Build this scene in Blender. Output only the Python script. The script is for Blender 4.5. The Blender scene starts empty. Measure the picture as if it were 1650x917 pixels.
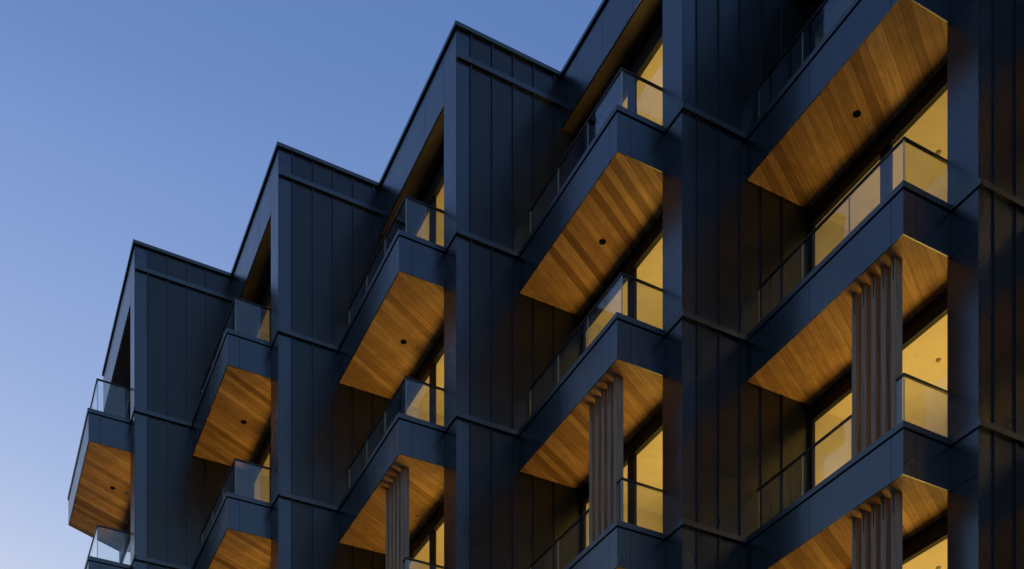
import bpy, bmesh, math, random
from math import radians, sin, cos, pi
from mathutils import Vector

scene = bpy.context.scene
# ------------------------------------------------------------------ camera
cam_data = bpy.data.cameras.new("camera")
cam = bpy.data.objects.new("camera", cam_data)
scene.collection.objects.link(cam)
scene.camera = cam
cam.location = (0, 0, 1.6)
cam.rotation_euler = (radians(90), 0, 0)
cam_data.sensor_fit = 'HORIZONTAL'
cam_data.sensor_width = 36.0
cam_data.lens = 36.0 * 1864.82 / 1650.0
cam_data.shift_y = (1864.39 - 458.5) / 1650.0
cam_data.clip_end = 3000

# ------------------------------------------------------------------ sky and sun
SUN_EL, SUN_ROT = 3.0, -32.0
world = bpy.data.worlds.new("World")
scene.world = world
world.use_nodes = True
nt = world.node_tree
bg = nt.nodes['Background']
sky = nt.nodes.new('ShaderNodeTexSky')
sky.sky_type = 'NISHITA'
sky.sun_disc = False
sky.sun_elevation = radians(SUN_EL)
sky.sun_rotation = radians(SUN_ROT)
sky.air_density = 1.0
sky.dust_density = 0.5
sky.ozone_density = 2.0
# dusk: the zenith has sunk to deep blue while the lower sky is still pale (by true elevation)
tc = nt.nodes.new('ShaderNodeTexCoord')
sep = nt.nodes.new('ShaderNodeSeparateXYZ')
nt.links.new(tc.outputs['Generated'], sep.inputs[0])
ramp = nt.nodes.new('ShaderNodeValToRGB')
SKY_RAMP = [(0.0, (.20, .22, .30)), (.22, (.38, .35, .40)), (.423, (.443, .398, .421)), (.571, (.405, .379, .469)),
            (.64, (.365, .36, .482)), (.674, (.325, .335, .463)), (.703, (.312, .332, .475)), (1.0, (.36, .39, .56))]
cr = ramp.color_ramp
while len(cr.elements) < len(SKY_RAMP):
    cr.elements.new(0.5)
for e, (p, c) in zip(cr.elements, SKY_RAMP):
    e.position = p
for e, (p, c) in zip(cr.elements, SKY_RAMP):
    e.color = (c[0] * .5, c[1] * .5, c[2] * .5, 1)
nt.links.new(sep.outputs['Z'], ramp.inputs[0])
mul = nt.nodes.new('ShaderNodeMix')
mul.data_type = 'RGBA'
mul.blend_type = 'MULTIPLY'
mul.inputs['Factor'].default_value = 1
nt.links.new(sky.outputs[0], mul.inputs[6])
nt.links.new(ramp.outputs[0], mul.inputs[7])
nt.links.new(mul.outputs[2], bg.inputs[0])
bg.inputs[1].default_value = 0.15

sun_data = bpy.data.lights.new("sun", 'SUN')
sun = bpy.data.objects.new("sun", sun_data)
scene.collection.objects.link(sun)
sun_data.energy = 0.004
sun_data.angle = radians(20)
sun_data.color = (1.0, .86, .74)
d = Vector((cos(radians(SUN_EL)) * sin(radians(SUN_ROT)), cos(radians(SUN_EL)) * cos(radians(SUN_ROT)), sin(radians(SUN_EL))))
sun.rotation_euler = (-d).to_track_quat('-Z', 'Y').to_euler()

EXPO = math.log2(1 / (0.15 * .5))
scene.view_settings.view_transform = 'Standard'
scene.view_settings.look = 'None'
scene.view_settings.exposure = EXPO
scene.view_settings.gamma = 1
scene.render.engine = 'CYCLES'
cy = scene.cycles
cy.use_denoising = True
cy.max_bounces = 10
cy.diffuse_bounces = 5
cy.glossy_bounces = 4
cy.transparent_max_bounces = 16
cy.caustics_reflective = False
cy.caustics_refractive = False
cy.sample_clamp_indirect = 1.0

# ------------------------------------------------------------------ dimensions (metres)
YAW = 0.4739
LA, LB = 3.663, 2.036          # width of a bay's front and of its stepped side
SA, SB = 0.448, -0.856         # balcony: inner end and projection
PW, PD = 0.506, 0.41           # pier width, depth of the window plane
FH = 3.10                      # storey height
TOP = 17.30                    # level of the uppermost balcony
RH = 3.49                      # roof edge above it
BD = -0.68                     # underside of balcony below its top
K = LB / LA
BASE = Vector((-0.9472, 19.5962, 0))   # corner of the third bay
BAYS = [1, 2, 3, 4, 5, 6]
LEVELS = [0, 1, 2, 3, 4]

# ------------------------------------------------------------------ materials
def new_mat(name):
    m = bpy.data.materials.new(name)
    m.use_nodes = True
    return m, m.node_tree, m.node_tree.nodes['Principled BSDF']

def node(t, kind, **kw):
    n = t.nodes.new(kind)
    for k, v in kw.items():
        setattr(n, k, v)
    return n

def cladding(name, base, rough, vary=0.18, metallic=0.0, spec=0.5, coat=0.0, cell=(0, 0, 0), ior=1.5, tint=(1, 1, 1)):
    m, t, b = new_mat(name)
    co = node(t, 'ShaderNodeTexCoord')
    n1 = node(t, 'ShaderNodeTexNoise')
    n1.inputs['Scale'].default_value = 1.3
    n1.inputs['Detail'].default_value = 4
    t.links.new(co.outputs['Object'], n1.inputs['Vector'])
    info = node(t, 'ShaderNodeObjectInfo')
    add = node(t, 'ShaderNodeMath', operation='MULTIPLY_ADD')
    t.links.new(info.outputs['Random'], add.inputs[0])
    add.inputs[1].default_value = vary
    add.inputs[2].default_value = 1 - vary
    mr = node(t, 'ShaderNodeMapRange')
    t.links.new(n1.outputs['Fac'], mr.inputs[0])
    mr.inputs[1].default_value = .3; mr.inputs[2].default_value = .7
    mr.inputs[3].default_value = .85; mr.inputs[4].default_value = 1.12
    mm = node(t, 'ShaderNodeMath', operation='MULTIPLY')
    t.links.new(add.outputs[0], mm.inputs[0]); t.links.new(mr.outputs[0], mm.inputs[1])
    last = mm
    tilt = None
    if cell[0] or cell[1]:
        # every pan of the cladding is its own sheet of metal: a slightly different tone
        mp = node(t, 'ShaderNodeVectorMath', operation='MULTIPLY_ADD')
        t.links.new(co.outputs['Object'], mp.inputs[0])
        mp.inputs[1].default_value = (cell[0], cell[1], 1 / FH)
        mp.inputs[2].default_value = (.345, .0, .412)
        fl = node(t, 'ShaderNodeVectorMath', operation='FLOOR')
        t.links.new(mp.outputs[0], fl.inputs[0])
        wn = node(t, 'ShaderNodeTexWhiteNoise')
        t.links.new(fl.outputs[0], wn.inputs[0])
        r2 = node(t, 'ShaderNodeMapRange')
        t.links.new(wn.outputs['Value'], r2.inputs[0])
        r2.inputs[3].default_value = .82; r2.inputs[4].default_value = 1.12
        m3 = node(t, 'ShaderNodeMath', operation='MULTIPLY')
        t.links.new(last.outputs[0], m3.inputs[0]); t.links.new(r2.outputs[0], m3.inputs[1])
        last = m3
        geo = node(t, 'ShaderNodeNewGeometry')
        tl = node(t, 'ShaderNodeVectorMath', operation='MULTIPLY_ADD')
        t.links.new(wn.outputs['Color'], tl.inputs[0])
        tl.inputs[1].default_value = (.045, .045, .045); tl.inputs[2].default_value = (-.0225, -.0225, -.0225)
        an = node(t, 'ShaderNodeVectorMath', operation='ADD')
        t.links.new(geo.outputs['Normal'], an.inputs[0]); t.links.new(tl.outputs[0], an.inputs[1])
        nn = node(t, 'ShaderNodeVectorMath', operation='NORMALIZE')
        t.links.new(an.outputs[0], nn.inputs[0])
        tilt = nn
    cm = node(t, 'ShaderNodeVectorMath', operation='SCALE')
    cm.inputs[0].default_value = base
    t.links.new(last.outputs[0], cm.inputs['Scale'])
    t.links.new(cm.outputs[0], b.inputs['Base Color'])
    rr = node(t, 'ShaderNodeMapRange')
    t.links.new(n1.outputs['Fac'], rr.inputs[0])
    rr.inputs[1].default_value = .3; rr.inputs[2].default_value = .7
    rr.inputs[3].default_value = rough * .88; rr.inputs[4].default_value = rough * 1.15
    t.links.new(rr.outputs[0], b.inputs['Roughness'])
    b.inputs['Metallic'].default_value = metallic
    b.inputs['Specular IOR Level'].default_value = spec
    b.inputs['IOR'].default_value = ior
    b.inputs['Specular Tint'].default_value = (*tint, 1)
    b.inputs['Coat Weight'].default_value = coat
    b.inputs['Coat Roughness'].default_value = rough * .8
    # faint oil-canning of the sheet
    n2 = node(t, 'ShaderNodeTexNoise')
    n2.inputs['Scale'].default_value = 1.7
    n2.inputs['Detail'].default_value = 1
    mp2 = node(t, 'ShaderNodeMapping')
    mp2.inputs['Scale'].default_value = (1.6, 1.6, .7)
    t.links.new(co.outputs['Object'], mp2.inputs[0]); t.links.new(mp2.outputs[0], n2.inputs['Vector'])
    bp = node(t, 'ShaderNodeBump')
    bp.inputs['Strength'].default_value = .13
    bp.inputs['Distance'].default_value = .02
    t.links.new(n2.outputs['Fac'], bp.inputs['Height'])
    if tilt: t.links.new(tilt.outputs[0], bp.inputs['Normal'])
    t.links.new(bp.outputs[0], b.inputs['Normal'])
    return m

CLAD = (.012, .015, .021)
M_seam = cladding('standing_seam_metal', CLAD, .30, ior=1.58, tint=(.84, .93, 1.0), cell=(1 / .41, 0, 1))
M_panel = cladding('flat_metal_panel', CLAD, .27, ior=1.92, cell=(0, 1 / 1.56, 1), tint=(.76, .88, 1.0))
M_cap = cladding('folded_metal_trim', (.013, .016, .022), .34, ior=1.9, tint=(.80, .90, 1.0))
M_dark = cladding('dark_backing', (.012, .013, .015), .6)
M_frame = cladding('window_frame_metal', (.008, .008, .009), .5, spec=.25)
M_grey = cladding('grey_plastic', (.34, .32, .29), .6)
M_black = cladding('matt_black', (.004, .004, .004), .9, spec=.1)
M_rail = cladding('handrail_metal', (.02, .02, .022), .35, metallic=.3)
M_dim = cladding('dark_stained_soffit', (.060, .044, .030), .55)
M_concrete = cladding('concrete', (.22, .21, .20), .8)
M_steel = cladding('steel', (.5, .5, .48), .3, metallic=1)

def wood_soffit():
    m, t, b = new_mat('cedar_planks')
    co = node(t, 'ShaderNodeTexCoord')
    info = node(t, 'ShaderNodeObjectInfo')
    ang = math.atan2(LB, LA)
    sp = node(t, 'ShaderNodeSeparateXYZ')
    t.links.new(co.outputs['Object'], sp.inputs[0])
    def lin(cx, cy_, off=0):
        a = node(t, 'ShaderNodeMath', operation='MULTIPLY'); t.links.new(sp.outputs[0], a.inputs[0]); a.inputs[1].default_value = cx
        c = node(t, 'ShaderNodeMath', operation='MULTIPLY_ADD'); t.links.new(sp.outputs[1], c.inputs[0]); c.inputs[1].default_value = cy_
        t.links.new(a.outputs[0], c.inputs[2])
        return c
    along = lin(cos(ang), sin(ang))
    across = lin(-sin(ang), cos(ang))
    rnd = node(t, 'ShaderNodeMath', operation='MULTIPLY'); t.links.new(info.outputs['Random'], rnd.inputs[0]); rnd.inputs[1].default_value = 40
    PWD = .128
    ac = node(t, 'ShaderNodeMath', operation='MULTIPLY'); t.links.new(across.outputs[0], ac.inputs[0]); ac.inputs[1].default_value = 1 / PWD
    fl = node(t, 'ShaderNodeMath', operation='FLOOR'); t.links.new(ac.outputs[0], fl.inputs[0])
    fr = node(t, 'ShaderNodeMath', operation='FRACT'); t.links.new(ac.outputs[0], fr.inputs[0])
    ad = node(t, 'ShaderNodeMath', operation='ADD'); t.links.new(fl.outputs[0], ad.inputs[0]); t.links.new(rnd.outputs[0], ad.inputs[1])
    wn = node(t, 'ShaderNodeTexWhiteNoise', noise_dimensions='1D'); t.links.new(ad.outputs[0], wn.inputs['W'])
    rp = node(t, 'ShaderNodeValToRGB')
    cols = [(0, (.29, .150, .058)), (.10, (.40, .220, .086)), (.30, (.52, .295, .118)), (.62, (.58, .340, .140)), (.86, (.64, .385, .165)), (1, (.72, .46, .21))]
    while len(rp.color_ramp.elements) < len(cols): rp.color_ramp.elements.new(.5)
    for e, (p, c) in zip(rp.color_ramp.elements, cols): e.position = p
    for e, (p, c) in zip(rp.color_ramp.elements, cols): e.color = (*c, 1)
    t.links.new(wn.outputs['Value'], rp.inputs[0])
    # grain
    cmb = node(t, 'ShaderNodeCombineXYZ')
    a1 = node(t, 'ShaderNodeMath', operation='MULTIPLY'); t.links.new(along.outputs[0], a1.inputs[0]); a1.inputs[1].default_value = 1.6
    a2 = node(t, 'ShaderNodeMath', operation='MULTIPLY'); t.links.new(across.outputs[0], a2.inputs[0]); a2.inputs[1].default_value = 42
    a3 = node(t, 'ShaderNodeMath', operation='MULTIPLY'); t.links.new(ad.outputs[0], a3.inputs[0]); a3.inputs[1].default_value = 7.3
    t.links.new(a1.outputs[0], cmb.inputs[0]); t.links.new(a2.outputs[0], cmb.inputs[1]); t.links.new(a3.outputs[0], cmb.inputs[2])
    gn = node(t, 'ShaderNodeTexNoise'); gn.inputs['Scale'].default_value = 1; gn.inputs['Detail'].default_value = 6; gn.inputs['Distortion'].default_value = .6
    t.links.new(cmb.outputs[0], gn.inputs['Vector'])
    gm = node(t, 'ShaderNodeMapRange'); t.links.new(gn.outputs['Fac'], gm.inputs[0])
    gm.inputs[1].default_value = .3; gm.inputs[2].default_value = .72; gm.inputs[3].default_value = .72; gm.inputs[4].default_value = 1.2
    # knots and blotches
    bn = node(t, 'ShaderNodeTexNoise'); bn.inputs['Scale'].default_value = 5; bn.inputs['Detail'].default_value = 3
    t.links.new(co.outputs['Object'], bn.inputs['Vector'])
    bm_ = node(t, 'ShaderNodeMapRange'); t.links.new(bn.outputs['Fac'], bm_.inputs[0])
    bm_.inputs[1].default_value = .3; bm_.inputs[2].default_value = .7; bm_.inputs[3].default_value = .86; bm_.inputs[4].default_value = 1.1
    vo = node(t, 'ShaderNodeTexVoronoi'); vo.inputs['Scale'].default_value = 2.6
    t.links.new(co.outputs['Object'], vo.inputs['Vector'])
    kn = node(t, 'ShaderNodeMapRange'); t.links.new(vo.outputs['Distance'], kn.inputs[0])
    kn.inputs[1].default_value = .03; kn.inputs[2].default_value = .065; kn.inputs[3].default_value = .45; kn.inputs[4].default_value = 1
    # joint line
    pp = node(t, 'ShaderNodeMath', operation='PINGPONG'); t.links.new(ac.outputs[0], pp.inputs[0]); pp.inputs[1].default_value = .5
    jn = node(t, 'ShaderNodeMapRange'); t.links.new(pp.outputs[0], jn.inputs[0])
    jn.inputs[1].default_value = .02; jn.inputs[2].default_value = .06; jn.inputs[3].default_value = .6; jn.inputs[4].default_value = 1
    q1 = node(t, 'ShaderNodeMath', operation='MULTIPLY'); t.links.new(gm.outputs[0], q1.inputs[0]); t.links.new(bm_.outputs[0], q1.inputs[1])
    q0 = q1; q1 = node(t, 'ShaderNodeMath', operation='MULTIPLY'); t.links.new(q0.outputs[0], q1.inputs[0]); t.links.new(kn.outputs[0], q1.inputs[1])
    q2 = node(t, 'ShaderNodeMath', operation='MULTIPLY'); t.links.new(q1.outputs[0], q2.inputs[0]); t.links.new(jn.outputs[0], q2.inputs[1])
    sc = node(t, 'ShaderNodeVectorMath', operation='SCALE'); t.links.new(rp.outputs[0], sc.inputs[0]); t.links.new(q2.outputs[0], sc.inputs['Scale'])
    t.links.new(sc.outputs[0], b.inputs['Base Color'])
    b.inputs['Roughness'].default_value = .5
    b.inputs['Specular IOR Level'].default_value = .3
    bp = node(t, 'ShaderNodeBump'); bp.inputs['Strength'].default_value = .4; bp.inputs['Distance'].default_value = .004
    t.links.new(q2.outputs[0], bp.inputs['Height']); t.links.new(bp.outputs[0], b.inputs['Normal'])
    return m
M_wood = wood_soffit()

def blade_wood():
    m, t, b = new_mat('weathered_timber')
    co = node(t, 'ShaderNodeTexCoord')
    mp = node(t, 'ShaderNodeMapping'); mp.inputs['Scale'].default_value = (30, 30, 1.5)
    info = node(t, 'ShaderNodeObjectInfo')
    t.links.new(info.outputs['Random'], mp.inputs['Location'])
    t.links.new(co.outputs['Object'], mp.inputs[0])
    n = node(t, 'ShaderNodeTexNoise'); n.inputs['Scale'].default_value = 1; n.inputs['Detail'].default_value = 5
    t.links.new(mp.outputs[0], n.inputs['Vector'])
    r = node(t, 'ShaderNodeValToRGB')
    r.color_ramp.elements[0].position = .3; r.color_ramp.elements[0].color = (.19, .125, .088, 1)
    r.color_ramp.elements[1].position = .72; r.color_ramp.elements[1].color = (.36, .25, .18, 1)
    t.links.new(n.outputs['Fac'], r.inputs[0]); t.links.new(r.outputs[0], b.inputs['Base Color'])
    b.inputs['Roughness'].default_value = .65
    return m
M_blade = blade_wood()

def plaster():
    m, t, b = new_mat('interior_paint')
    co = node(t, 'ShaderNodeTexCoord')
    n = node(t, 'ShaderNodeTexNoise'); n.inputs['Scale'].default_value = 3
    t.links.new(co.outputs['Object'], n.inputs['Vector'])
    r = node(t, 'ShaderNodeValToRGB')
    r.color_ramp.elements[0].color = (.72, .68, .60, 1); r.color_ramp.elements[1].color = (.80, .76, .68, 1)
    t.links.new(n.outputs['Fac'], r.inputs[0]); t.links.new(r.outputs[0], b.inputs['Base Color'])
    b.inputs['Roughness'].default_value = .85
    return m
M_plaster = plaster()

def thin_glass(name, f0, tint):
    m = bpy.data.materials.new(name); m.use_nodes = True
    t = m.node_tree; t.nodes.clear()
    out = node(t, 'ShaderNodeOutputMaterial')
    tr = node(t, 'ShaderNodeBsdfTransparent'); tr.inputs[0].default_value = (*tint, 1)
    gl = node(t, 'ShaderNodeBsdfGlossy'); gl.inputs['Roughness'].default_value = .015
    gl.inputs[0].default_value = (.95, .97, 1, 1)
    lw = node(t, 'ShaderNodeLayerWeight'); lw.inputs[0].default_value = .5
    pw = node(t, 'ShaderNodeMath', operation='POWER'); t.links.new(lw.outputs['Facing'], pw.inputs[0]); pw.inputs[1].default_value = 5
    ma = node(t, 'ShaderNodeMath', operation='MULTIPLY_ADD'); t.links.new(pw.outputs[0], ma.inputs[0]); ma.inputs[1].default_value = 1 - f0; ma.inputs[2].default_value = f0
    mx = node(t, 'ShaderNodeMixShader')
    t.links.new(ma.outputs[0], mx.inputs[0]); t.links.new(tr.outputs[0], mx.inputs[1]); t.links.new(gl.outputs[0], mx.inputs[2])
    t.links.new(mx.outputs[0], out.inputs[0])
    return m
M_glass = thin_glass('balustrade_glass', .06, (.94, .96, .94))
M_pane = thin_glass('window_glass', .045, (.94, .95, .93))

def edge_mat():
    m, t, b = new_mat('polished_glass_edge')
    n = node(t, 'ShaderNodeTexNoise'); n.inputs['Scale'].default_value = 8
    r = node(t, 'ShaderNodeValToRGB')
    r.color_ramp.elements[0].color = (.30, .36, .34, 1); r.color_ramp.elements[1].color = (.42, .50, .47, 1)
    t.links.new(n.outputs['Fac'], r.inputs[0]); t.links.new(r.outputs[0], b.inputs['Base Color'])
    b.inputs['Roughness'].default_value = .2
    return m
M_edge = edge_mat()

def glass_panel(parent, x0, x1, y0, y1):
    bm = bmesh.new()
    add_box(bm, x0, x1, y0, y1, -.06, .765)
    n = len(bm.faces)
    if x1 - x0 < y1 - y0:
        add_box(bm, x0 + .001, x1 - .001, y0 - .004, y0 - .0005, -.06, .765); add_box(bm, x0 + .001, x1 - .001, y1 + .0005, y1 + .004, -.06, .765)
    else:
        add_box(bm, x0 - .004, x0 - .0005, y0 + .001, y1 - .001, -.06, .765)
    bm.faces.ensure_lookup_table()
    for f in bm.faces[n:]: f.material_index = 1
    me = mesh('glass_panel', bm, M_glass); me.materials.append(M_edge)
    return link('glass_panel', me, parent)

def ground_mat():
    m, t, b = new_mat('paving')
    co = node(t, 'ShaderNodeTexCoord')
    br = node(t, 'ShaderNodeTexBrick')
    br.inputs['Scale'].default_value = 1.2
    br.inputs['Color1'].default_value = (.16, .155, .15, 1); br.inputs['Color2'].default_value = (.20, .195, .185, 1)
    br.inputs['Mortar'].default_value = (.07, .07, .07, 1); br.inputs['Mortar Size'].default_value = .012
    t.links.new(co.outputs['Object'], br.inputs['Vector'])
    t.links.new(br.outputs['Color'], b.inputs['Base Color'])
    b.inputs['Roughness'].default_value = .85
    return m

# ------------------------------------------------------------------ mesh helpers
def add_box(bm, x0, x1, y0, y1, z0, z1):
    v = [bm.verts.new(p) for p in ((x0, y0, z0), (x1, y0, z0), (x1, y1, z0), (x0, y1, z0), (x0, y0, z1), (x1, y0, z1), (x1, y1, z1), (x0, y1, z1))]
    for f in ((0, 3, 2, 1), (4, 5, 6, 7), (0, 1, 5, 4), (1, 2, 6, 5), (2, 3, 7, 6), (3, 0, 4, 7)):
        bm.faces.new([v[i] for i in f])

def add_prism(bm, pts, z0, z1):
    lo = [bm.verts.new((x, y, z0)) for x, y in pts]
    hi = [bm.verts.new((x, y, z1)) for x, y in pts]
    bm.faces.new(list(reversed(lo))); bm.faces.new(hi)
    n = len(pts)
    for i in range(n):
        bm.faces.new((lo[i], lo[(i + 1) % n], hi[(i + 1) % n], hi[i]))

def add_disc(bm, x, y, z0, z1, r, n=24, r1=None):
    r1 = r if r1 is None else r1
    lo = [bm.verts.new((x + r * cos(2 * pi * k / n), y + r * sin(2 * pi * k / n), z0)) for k in range(n)]
    hi = [bm.verts.new((x + r1 * cos(2 * pi * k / n), y + r1 * sin(2 * pi * k / n), z1)) for k in range(n)]
    bm.faces.new(list(reversed(lo))); bm.faces.new(hi)
    for i in range(n):
        bm.faces.new((lo[i], lo[(i + 1) % n], hi[(i + 1) % n], hi[i]))

def mesh(name, bm, mat):
    bmesh.ops.recalc_face_normals(bm, faces=bm.faces)
    me = bpy.data.meshes.new(name)
    bm.to_mesh(me); bm.free()
    me.materials.append(mat)
    return me

def link(name, me, parent=None, loc=(0, 0, 0)):
    o = bpy.data.objects.new(name, me)
    scene.collection.objects.link(o)
    if parent: o.parent = parent
    o.location = loc
    return o

def copy_tree(o, parent, loc=None):
    c = o.copy()
    scene.collection.objects.link(c)
    c.parent = parent
    if loc is not None: c.location = loc
    for ch in o.children:
        copy_tree(ch, c)
    return c

# ------------------------------------------------------------------ ground
bm = bmesh.new(); add_box(bm, -400, 400, -400, 400, -.2, 0)
g = link('ground', mesh('ground', bm, ground_mat()))
g['kind'] = 'structure'

# ------------------------------------------------------------------ the building
building = bpy.data.objects.new('apartment_building', None)
scene.collection.objects.link(building)
building.location = BASE
building.rotation_euler = (0, 0, YAW)
building['label'] = 'dark blue-black metal-clad apartment building with a sawtooth facade of timber-lined glass balconies'
building['category'] = 'building'

def origin(i, z=0.0):
    return ((i - 3) * LB, -(i - 3) * LA, z)

def a_end(i, b):
    """left limit (local y) of a bay's front at depth b; the last bay ends on a splayed line"""
    return 4.10 + (b - SB) * K if i == 1 else LA

G = .007     # open joint between panels
def panel_front(bm, x, y0, y1, z0, z1, joints, th=.018):
    ys = [y0] + [j for j in joints if y0 < j < y1] + [y1]
    for a, b in zip(ys, ys[1:]):
        add_box(bm, x, x + th, a + (G / 2 if a != y0 else 0), b - (G / 2 if b != y1 else 0), z0, z1)

# --- stepped side walls with standing seams
SEAMS = [.268, .675, 1.077, 1.485, 1.90]
WALL_TOP = TOP + RH - .07
def make_side_wall(i):
    bm = bmesh.new()
    add_box(bm, .25, LB + PD, 0, .2, 0, WALL_TOP)
    rng = random.Random(i)
    for s in SEAMS:
        add_box(bm, s - .009, s + .009, -.030, .004, 0, WALL_TOP - .01)
    w = link('side_wall', mesh('side_wall', bm, M_seam), building, origin(i))
    # folded flashings: one at each floor, one under the roof edge
    for lv in [TOP - k * FH for k in LEVELS] + [TOP + 2.98]:
        bm = bmesh.new()
        add_box(bm, 0 if lv < TOP + 1 else .012, LB + .02, -.052, -.002, lv - .082, lv)
        link('ledge', mesh('ledge', bm, M_cap), w)
    return w

def make_pier(i):
    bm = bmesh.new()
    add_prism(bm, [(.02, .0), (.25, 0), (.25, .2), (PD - .004, .2), (PD - .004, PW), (.02, PW)], 0, WALL_TOP - .012)
    zs = [0]
    for k in reversed(LEVELS):
        zs += [TOP - k * FH + BD, TOP - k * FH - .10]
    zs += [TOP + 2.54]
    me = mesh('pier', bm, M_panel)
    p = link('pier', me, building, origin(i))
    for z0, z1 in zip(zs, zs[1:]):
        bm = bmesh.new()
        add_box(bm, 0, .016, .0, PW, z0 + .004, z1 - .004)
        link('facing_panel', mesh('facing_panel', bm, M_panel), p)
    for k in LEVELS:
        bm = bmesh.new()
        add_box(bm, -.022, .02, -.052, SA - .002, TOP - k * FH - .082, TOP - k * FH)
        link('ledge', mesh('ledge', bm, M_cap), p)
    return p

def make_roof(i):
    z1 = WALL_TOP
    left = a_end(i, 0)
    bm = bmesh.new()
    add_prism(bm, [(.02, PW), (.30, PW), (.30, a_end(i, .3)), (.02, a_end(i, .02))], TOP + 2.545, z1 - .02)
    add_box(bm, .30, 8, .2, left, TOP + 2.62, z1 - .06) if i != 1 else add_prism(bm, [(.30, .2), (8, .2), (8, a_end(1, 8)), (.3, a_end(1, .3))], TOP + 2.62, z1 - .06)
    r = link('roof', mesh('roof', bm, M_dark), building, origin(i))
    bm = bmesh.new()
    panel_front(bm, 0, 0, left, TOP + 2.54, z1 - .03, [.517, 1.345, 2.25, 3.09, 3.95])
    if i == 1:
        add_prism(bm, [(.0, left), (.0, left + .016), (8, a_end(1, 8) + .016), (8, a_end(1, 8))], TOP + 2.54, z1 - .03)
    link('fascia', mesh('fascia', bm, M_panel), r)
    # coping: overhanging folded cap along front and side
    bm = bmesh.new()
    zc = TOP + RH
    if i == 1:
        add_prism(bm, [(-.035, -.055), (.22, -.055), (.22, a_end(1, .22) + .03), (-.035, a_end(1, -.035) + .03)], zc - .065, zc)
        add_prism(bm, [(.22, a_end(1, .22) + .03), (.22, a_end(1, .22) - .2), (8, a_end(1, 8) - .2), (8, a_end(1, 8) + .03)], zc - .065, zc)
    else:
        add_box(bm, -.035, .22, -.055, LA - .0555, zc - .065, zc)
    add_box(bm, .22, LB + .30 if i < BAYS[-1] else LB - .04, -.055, .18, zc - .065, zc)
    link('coping', mesh('coping', bm, M_cap), r)
    # recessed ceiling of the top loggia
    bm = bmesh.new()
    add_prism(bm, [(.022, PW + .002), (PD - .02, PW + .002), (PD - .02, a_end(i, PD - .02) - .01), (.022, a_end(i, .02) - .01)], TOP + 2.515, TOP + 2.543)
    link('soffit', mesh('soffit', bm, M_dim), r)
    return r

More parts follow.
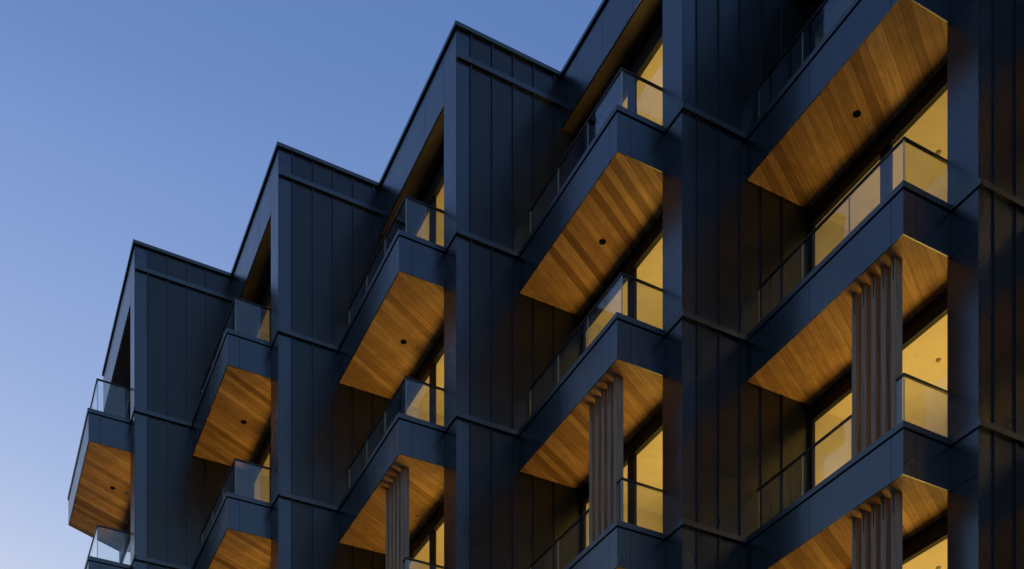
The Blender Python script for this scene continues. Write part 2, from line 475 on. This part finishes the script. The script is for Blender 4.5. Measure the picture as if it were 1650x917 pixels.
# --- balconies
def rail_left(i):
    return 4.05 if i == 1 else 3.585
RB = -.655          # balustrade line
RA = .635
SCREENED = [(i, k) for i in (3, 4, 5, 6) for k in (2, 3)]   # balconies with a timber screen in their balustrade line
def make_balcony(i, screened=False):
    """built at the bay corner, z = 0 at the top of the balcony"""
    e = lambda b: a_end(i, b) - (0 if i == 1 else 0.002)
    bm = bmesh.new()
    add_prism(bm, [(SB + .022, SA + .022), (-.002, SA + .022), (-.002, PW + .004), (PD + .07, PW + .004),
                   (PD + .07, e(PD + .07) - .02), (SB + .022, e(SB + .022) - .02)], BD + .03, -.03)
    bal = link('balcony', mesh('balcony', bm, M_dark), building)
    # metal fascia panels
    bm = bmesh.new()
    js = [.658, 2.222] + ([3.75] if i == 1 else [])
    ys = [SA] + js + [e(SB)]
    for a, b in zip(ys, ys[1:]):
        add_box(bm, SB, SB + .018, a + (G / 2 if a != SA else 0), b - (G / 2 if b != ys[-1] else 0), BD, -.102)
    for a, b in ((SB + .0185, -.621 - G / 2), (-.621 + G / 2, -.003)):
        add_box(bm, a, b, SA, SA + .018, BD, -.102)
    if i == 1:
        add_prism(bm, [(SB + .0185, e(SB + .0185)), (PD, e(PD)), (PD, e(PD) - .02), (SB + .0185, e(SB + .0185) - .02)], BD, -.102)
    link('fascia', mesh('fascia', bm, M_panel), bal)
    # folded cap
    bm = bmesh.new()
    add_box(bm, SB - .018, RB - .03, SA - .018, e(SB) + (.02 if i == 1 else 0), -.080, 0)
    add_box(bm, RB - .03, -.024, SA - .018, RA + .03, -.080, 0)
    if i == 1:
        add_prism(bm, [(RB - .03, e(RB) + .04), (PD, e(PD) + .02), (PD, e(PD) - .2), (RB - .03, e(RB) - .16)], -.080, 0)
    link('cap', mesh('cap', bm, M_cap), bal)
    # timber soffit
    bm = bmesh.new()
    add_prism(bm, [(SB + .02, SA + .02), (-.002, SA + .02), (-.002, PW + .002), (.395, PW + .002), (.395, e(.395) - .012), (SB + .02, e(SB + .02) - .012)], BD + .006, BD + .028)
    link('soffit', mesh('soffit', bm, M_wood), bal)
    bm = bmesh.new(); add_disc(bm, -.145, 2.02, BD - .004, BD + .01, .056)
    link('recessed_downlight', mesh('recessed_downlight', bm, M_black), bal)
    bm = bmesh.new(); add_disc(bm, .155, 2.08, BD - .006, BD + .008, .028, 16); add_disc(bm, .155, 2.08, BD - .03, BD - .006, .011, 10)
    link('sprinkler', mesh('sprinkler', bm, M_steel), bal)
    # balustrade
    L = rail_left(i)
    ys = [RA, 1.635, 2.59, L]
    if i == 1: ys = [RA, 1.76, 2.90, L]
    spans = list(zip(ys, ys[1:]))
    if screened: spans = [(RA, .765), (1.585, 2.59), (2.59, L)]
    for a, b in spans:
        glass_panel(bal, RB - .006, RB + .006, a + .008, b - .008)
    glass_panel(bal, RB + .013, .28, RA - .006, RA + .006)
    bm = bmesh.new()
    if screened:
        add_box(bm, RB - .018, RB + .018, RA - .018, .768, .766, .790)
        add_box(bm, RB - .018, RB + .018, 1.582, L + .03, .766, .790)
    else:
        add_box(bm, RB - .018, RB + .018, RA - .018, L + .03, .766, .790)
    add_box(bm, RB + .018, .30, RA - .018, RA + .018, .766, .790)
    if i == 1:
        sk = lambda b: a_end(1, b) - .14
        add_prism(bm, [(RB - .018, sk(RB)), (PD - .05, sk(PD - .05)), (PD - .05, sk(PD - .05) + .036), (RB - .018, sk(RB) + .036)], .766, .790)
        b2 = bmesh.new()
        add_prism(b2, [(RB + .01, sk(RB) + .012), (PD - .05, sk(PD - .05) + .012), (PD - .05, sk(PD - .05) + .024), (RB + .01, sk(RB) + .024)], -.06, .765)
        link('glass_panel', mesh('glass_panel', b2, M_glass), bal)
    link('handrail', mesh('handrail', bm, M_rail), bal)
    return bal

# --- windows: sliding doors in a dark frame, full height
WH = 2.15
def make_window(i):
    left = a_end(i, PD) - (.03 if i == 1 else .002)
    bm = bmesh.new()
    x0, x1 = PD, PD + .07
    add_box(bm, x0 - .012, x1, PW + .003, left, WH, WH + .275)            # head
    add_box(bm, x0, x1, PW + .003, left, -.03, .06)                 # sill
    add_box(bm, x0, x1, PW + .003, PW + .05, .06, WH)
    add_box(bm, x0, x1, left - .07, left, .06, WH)
    add_box(bm, x0 + .01, x1, 1.95, 2.14, .06, WH)
    w = link('window', mesh('window', bm, M_frame), building)
    for a, b in ((PW + .05, 1.95), (2.14, left - .07)):
        bm = bmesh.new(); add_box(bm, x0 + .035, x0 + .041, a, b, .06, WH)
        link('pane', mesh('pane', bm, M_pane), w)
    return w

# --- rooms behind the windows
def make_room(i):
    left = LA - .02
    X0, X1 = PD + .075, 5.2
    r0 = .22
    H = 2.40
    T = .03
    bm = bmesh.new()
    add_box(bm, X0, X1, r0, left, H, H + T)             # ceiling
    add_box(bm, X0, X1, r0, left, -.06, -.03)             # floor
    add_box(bm, X1, X1 + T, r0, left, -.06, H + T)        # back
    add_box(bm, X0, X1, r0 - .01, r0 + .012, -.03, H)        # party walls
    add_box(bm, X0, X1, left - .012, left + .01, -.03, H)
    add_box(bm, X0 - .004, X0 + .02, r0 + .012, PW + .003, -.03, H)
    r = link('room', mesh('room', bm, M_plaster), building)
    bm = bmesh.new(); add_disc(bm, 1.37, 1.92, H - .03, H - .001, .028, 20, .04)
    link('smoke_detector', mesh('smoke_detector', bm, M_grey), r)
    return r

for i in BAYS:
    make_side_wall(i)
    make_pier(i)
    make_roof(i)
proto = {}
def place(kind, maker, i, z, *flags):
    key = (kind, 1 if i == 1 else 2) + flags
    if key not in proto:
        o = maker(i, *flags)
        proto[key] = o
        o.location = origin(i, z)
    else:
        o = copy_tree(proto[key], building, origin(i, z))
    return o

# which rooms have their lamps on, and how strongly
LIT = {(2, 0): .55, (3, 0): .8, (4, 0): 1.0, (5, 0): .0,
       (1, 1): .95, (2, 1): 1.0, (3, 1): 1.05, (4, 1): 1.0, (5, 1): .75, (6, 1): .8,
       (1, 2): .95, (2, 2): 1.05, (3, 2): 1.1, (4, 2): 1.15, (5, 2): 1.25, (6, 2): .9,
       (2, 3): 1., (3, 3): 1.0, (4, 3): 1.0, (5, 3): 1.2, (6, 3): .9}
LAMP = 4.1
TILT = 38
for i in BAYS:
    for k in LEVELS:
        z = TOP - k * FH
        b = place('balcony', make_balcony, i, z, (i, k) in SCREENED)
        w = place('window', make_window, i, z)
        r = place('room', make_room, i, z)
        p = LIT.get((i, k), 0)
        if p:
            ld = bpy.data.lights.new('unseen_room_wash', 'AREA')
            ld.shape = 'RECTANGLE'; ld.size = 1.5; ld.size_y = 2.3
            ld.energy = LAMP * p
            ld.color = (1.0, .60, .125)
            lo = bpy.data.objects.new('unseen_room_light', ld)  # unseen area light standing in for the room's lamps, tilted to brighten the soffit
            scene.collection.objects.link(lo)
            lo.parent = building
            x, y, _ = origin(i)
            lo.location = (x + 1.45, y + 2.0, z + .2)
            lo.rotation_euler = (0, radians(180 - TILT), 0)

# --- timber blade screens
def make_screen():
    bm = bmesh.new()
    z1, z0 = FH + BD, .0
    add_box(bm, -.645, -.59, .77, 1.575, -.02, .012)
    s = link('timber_screen', mesh('timber_screen', bm, M_frame), building)
    for n in range(5):
        y = .77 + n * .18
        bm = bmesh.new()
        add_box(bm, -.665, -.54, y, y + .085, .014, z1 + .003)
        bl = link('timber_blade', mesh('timber_blade', bm, M_blade), s)
        bm = bmesh.new()
        add_box(bm, -.64, -.59, y + .02, y + .065, z1 + .0035, z1 + .0055)
        add_box(bm, -.668, -.6655, y + .03, y + .045, z1 - .28, z1 - .03)
        link('bracket', mesh('bracket', bm, M_frame), s)
    return s
scr = None
for i, k in SCREENED:
        loc = origin(i, TOP - k * FH)
        if scr is None:
            scr = make_screen(); scr.location = loc
        else:
            copy_tree(scr, building, loc)
